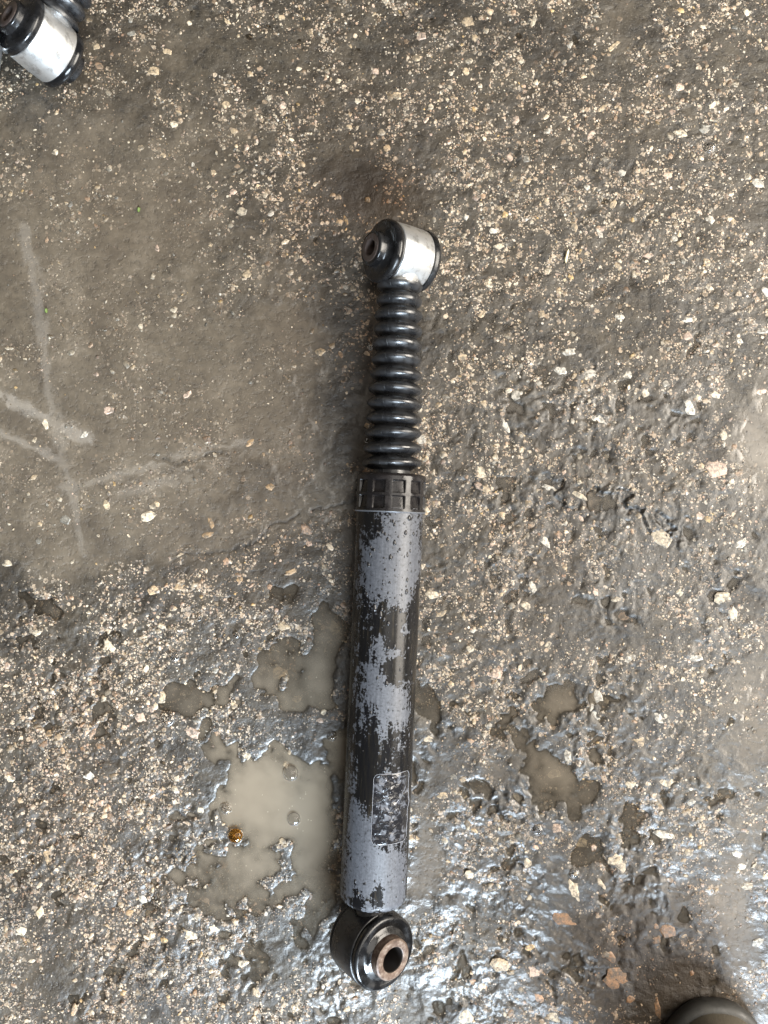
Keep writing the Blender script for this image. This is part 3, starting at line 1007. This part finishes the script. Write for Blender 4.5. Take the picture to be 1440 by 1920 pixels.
    obj("label_edge", mesh_np("label_edge", eco, grid_faces(len(loop), 6, True, True)), M_EDGE, lab)
    # ---- water drops standing on the tube
    vs, fs, nvt = [], [], 0
    for i in range(210):
        u = random.uniform(218, 289) if i < 130 else random.uniform(36, 225)
        th0 = random.gauss(.25, .45)
        if not -.9 < th0 < 1.1:
            continue
        rr = random.choice([.3, .35, .45, .5, .6, .8, 1.15]) * random.uniform(.8, 1.2)
        el = random.uniform(1.0, 2.3)
        ring_n = 12
        pts = []
        for ri in (1.0, .8, .45):
            for j in range(ring_n):
                a = 2 * math.pi * j / ring_n
                du, dt = rr * el * ri * math.cos(a), rr * ri * math.sin(a) * (1 - .25 * math.cos(a))
                hh = rr * .55 * math.sqrt(1 - ri * ri * .999) - (.06 if ri == 1.0 else 0)
                t_ = th0 + dt / 22.5
                pts.append(((22.5 + hh) * mm * math.sin(t_), (u + du) * mm, (22.5 + hh) * mm * math.cos(t_)))
        hh = rr * .55
        pts.append(((22.5 + hh) * mm * math.sin(th0), u * mm, (22.5 + hh) * mm * math.cos(th0)))
        for ri in range(2):
            for j in range(ring_n):
                j2 = (j + 1) % ring_n
                fs.append([nvt + ri * ring_n + j, nvt + (ri + 1) * ring_n + j, nvt + (ri + 1) * ring_n + j2, nvt + ri * ring_n + j2])
        for j in range(ring_n):
            fs.append([nvt + 24 + j, nvt + 36, nvt + 36, nvt + 24 + (j + 1) % ring_n])
        vs += pts
        nvt += len(pts)
    quads = np.array([f for f in fs if f[1] != f[2]])
    tris = np.array([[f[0], f[1], f[3]] for f in fs if f[1] == f[2]])
    dr = obj("water_drops", mesh_np("water_drops", np.array(vs), [quads, tris]), M_WETDROP, tube)
    tag(dr, kind="stuff")
    return root


M_BORE = mat_plain("shaded_bore_black", (.012, .010, .009), .4, 0, .3, 300)  # black colour stands for the shade inside the hole
M_RUST2 = mat_plain("dark_steel_sleeve", (.10, .075, .065), .35, .4, .6, 400)


def copy_tree(o, parent=None):
    c_ = o.copy()
    COL.objects.link(c_)
    c_.parent = parent
    for ch in o.children:
        copy_tree(ch, c_)
    return c_


SP = (CAM_Z - ZA) / F_PX      # metres per photo pixel at the height of the shock's axis


def place(o, px, py, yaw, roll, at_top):
    """put the lower (or upper) eye centre over a floor point, body running along yaw"""
    x, y = (px - 720) * SP, (960 - py) * SP
    d = Vector((-math.sin(yaw), math.cos(yaw), 0))
    p = Vector((x, y, ZA))
    if at_top:
        p = p - d * .4637
    o.location = p
    o.rotation_euler = (0, roll, yaw)


shock = build_shock()
place(shock, 696, 1767, -R(2.49), 0, False)
GROUP = "used shock absorbers on the wet floor"
tag(shock, "black telescopic shock absorber with ribbed bellows lying lengthwise in the middle of the floor", "shock absorber", GROUP)
s2 = copy_tree(shock)
place(s2, 80, 81, R(155), -R(92), True)
tag(s2, "shock absorber at the top left corner showing a whole bright aluminium eye", "shock absorber", GROUP)
s3 = copy_tree(shock)
place(s3, -60, 84, R(238), 0, True)
tag(s3, "shock absorber at the left edge, only a sliver of its bright eye showing", "shock absorber", GROUP)

# ------------------------------------------------------------------ shoe and trouser leg of the photographer
def mat_cloth(name, a, b_, sc=900):
    m = NT(name)
    co = m.coord()
    w = m.noise(co, sc, 2)
    n = m.noise(co, 50, 4)
    c = m.mix(n, a, b_)
    m.principled(Base_Color=c, Roughness=.85, Normal=m.bump(w, .5, .0006))
    return m.mat


def loft(name, rings):
    r = np.array(rings)
    nr, n_, _ = r.shape
    co = r.reshape(-1, 3)
    f = grid_faces(nr, n_, wrap_v=True)
    c0, c1 = r[0].mean(0), r[-1].mean(0)
    co = np.concatenate([co, [c0, c1]])
    i = np.arange(n_)
    j = (i + 1) % n_
    t0 = np.stack([j, i, np.full(n_, nr * n_)], 1)
    t1 = np.stack([i + (nr - 1) * n_, j + (nr - 1) * n_, np.full(n_, nr * n_ + 1)], 1)
    return mesh_np(name, co, [f, np.concatenate([t0, t1])], sharp=60)


shoe = empty("shoe", (gx(1365) * .96, -.343, 0), (0, 0, R(-6)))
tag(shoe, "round toe of a beige shoe with dark rubber rim in the bottom right corner", "shoe")


def sole_outline(grow, n_=64):
    # toe at y=0, heel at y=-.275
    pts = []
    for i in range(n_):
        a = 2 * math.pi * i / n_
        yy = math.cos(a)
        xx = math.sin(a)
        y = -.1375 + (.1375 + grow) * (np.sign(yy) * abs(yy) ** .86)
        k_ = (y + .275) / .275
        w = .036 + .016 * sstep(.35, .75, np.array(k_))
        pts.append((float((w + grow) * np.sign(xx) * abs(xx) ** .80), float(y)))
    return pts


def ring(grow, z, lean=0):
    return [(x, y + lean, z) for x, y in sole_outline(grow)]


obj("sole", loft("sole", [ring(-.003, .0005), ring(0, .003), ring(.001, .008), ring(.0005, .013), ring(-.003, .015), ring(-.010, .0152)]),
    mat_black("grimy_sole_rubber", (.035, .034, .031), .55, .6, 90, .5, (.07, .067, .06)), shoe)
ur = []
for z, g, yb in ((.012, -.0042, 0), (.024, -.0040, 0), (.036, -.007, -.003), (.045, -.013, -.010), (.051, -.021, -.022), (.0545, -.031, -.022)):
    ur.append(ring(g, z, 0))
obj("upper", loft("upper", ur), mat_cloth("beige_shoe_canvas", (.15, .128, .095), (.085, .072, .052)), shoe)
sk = []
for k_, (yc, zc, rx, ry) in enumerate(((-.19, .04, .033, .07), (-.195, .075, .034, .060), (-.20, .10, .042, .052), (-.195, .13, .052, .058),
                                      (-.17, .22, .060, .066), (-.135, .33, .066, .070), (-.10, .44, .070, .074), (-.08, .50, .070, .074))):
    sk.append([(rx * math.cos(a) * (1 + .04 * math.sin(3 * a + k_)), yc + ry * math.sin(a) * (1 + .03 * math.sin(4 * a + 2 * k_)), zc + .006 * math.sin(2 * a + k_))
               for a in np.linspace(0, 2 * math.pi, 40, endpoint=False)])
obj("trouser_leg", loft("trouser_leg", sk), mat_cloth("dark_trouser_cloth", (.030, .030, .034), (.018, .018, .02)), shoe)

# ------------------------------------------------------------------ small things on the floor
def floor_z(px, py):
    f_ = fields(np.array([gx(px)]), np.array([gy(py)]))
    return float(max(f_['z'][0], f_['base'][0] if f_['depth'][0] > 0 else -1))


def bubble_mesh(name, flat):
    prof = [(math.cos(R(a)), math.sin(R(a)) * flat) for a in (-8, 0, 12, 25, 38, 50, 62, 74, 84)] + [(.001, flat)]
    me = lathe(name, prof, 28)
    return me


bm_ = bubble_mesh("water_bubble", .62)
for px, py, r, lab in [
        (327, 1230, 11, "small clear bubble beside dark wet hollow left of the tube"),
        (314, 1348, 14, "clear bubble with grey ring between two cream stones"),
        (545, 1450, 15, "dark ringed bubble at the puddle edge near the tube"),
        (551, 1536, 13, "round bubble floating in the pale puddle below the dark ringed one"),
        (424, 1516, 11, "faint bubble at top left of the pale puddle, above the amber drop"),
        (372, 1158, 7, "tiny bubble among cream grains above the puddles"),
        (443, 1190, 7, "tiny bubble on a thin pale runnel of water"),
        (622, 1380, 10, "bubble in the shaded puddle touching the tube"),
        (1330, 277, 11, "lone clear bubble on the gritty floor at upper right"),
        (1076, 1637, 10, "bluish bubble in wet concrete below the lower right puddle"),
        (1218, 1582, 9, "bluish bubble near the bluish wet streak at right"),
        (1007, 1556, 10, "curled bubble at the left end of the lower right puddles")]:
    o = obj("water_bubble", bm_, M_WATERDROP)
    o.rotation_euler = (R(90), 0, 0)
    o.scale = (r * GP, r * GP, r * GP)
    o.location = (gx(px), gy(py), floor_z(px, py))
    tag(o, lab, "bubble", "water bubbles on the floor")
am = obj("oil_drop", bubble_mesh("oil_drop", .7), M_AMBER)
am.rotation_euler = (R(90), 0, 0)
am.scale = (16 * GP,) * 3
am.location = (gx(441), gy(1567), floor_z(441, 1567))
tag(am, "amber drop with a bright middle at the edge of the pale puddle", "drop")


def splinter(name, px, py, L, w, ang, col, lab, cat):
    a = [(-L / 2, -w * .3), (-L * .3, -w * .5), (L * .35, -w * .45), (L / 2, 0), (L * .3, w * .5), (-L * .35, w * .4)]
    r0 = [(x * GP, y * GP, 0) for x, y in a]
    r1 = [(x * GP * .97, y * GP * .8, w * GP * .55 + .0006 * math.sin(x)) for x, y in a]
    r2 = [(x * GP * .9, y * GP * .35, w * GP * .72 + .0006 * math.sin(x)) for x, y in a]
    o = obj(name, loft(name, [r0, r1, r2]), mat_plain(name + "_stuff", col, .6, 0, .4, 900))
    o.location = (gx(px), gy(py), floor_z(px, py) + .0006)
    o.rotation_euler = (0, R(-4), R(ang))
    tag(o, lab, cat)


splinter("straw_splinter", 1061, 482, 27, 6.5, 78, (.72, .62, .40), "short pale straw splinter lying right of the upper eye", "splinter")
splinter("leaf_scrap", 261, 394, 9, 5, 70, (.10, .15, .03), "tiny green leaf scrap in the upper left murky film", "leaf scrap")
splinter("leaf_scrap", 88, 583, 9, 5, 80, (.10, .15, .03), "tiny green leaf scrap near the left edge of the floor", "leaf scrap")
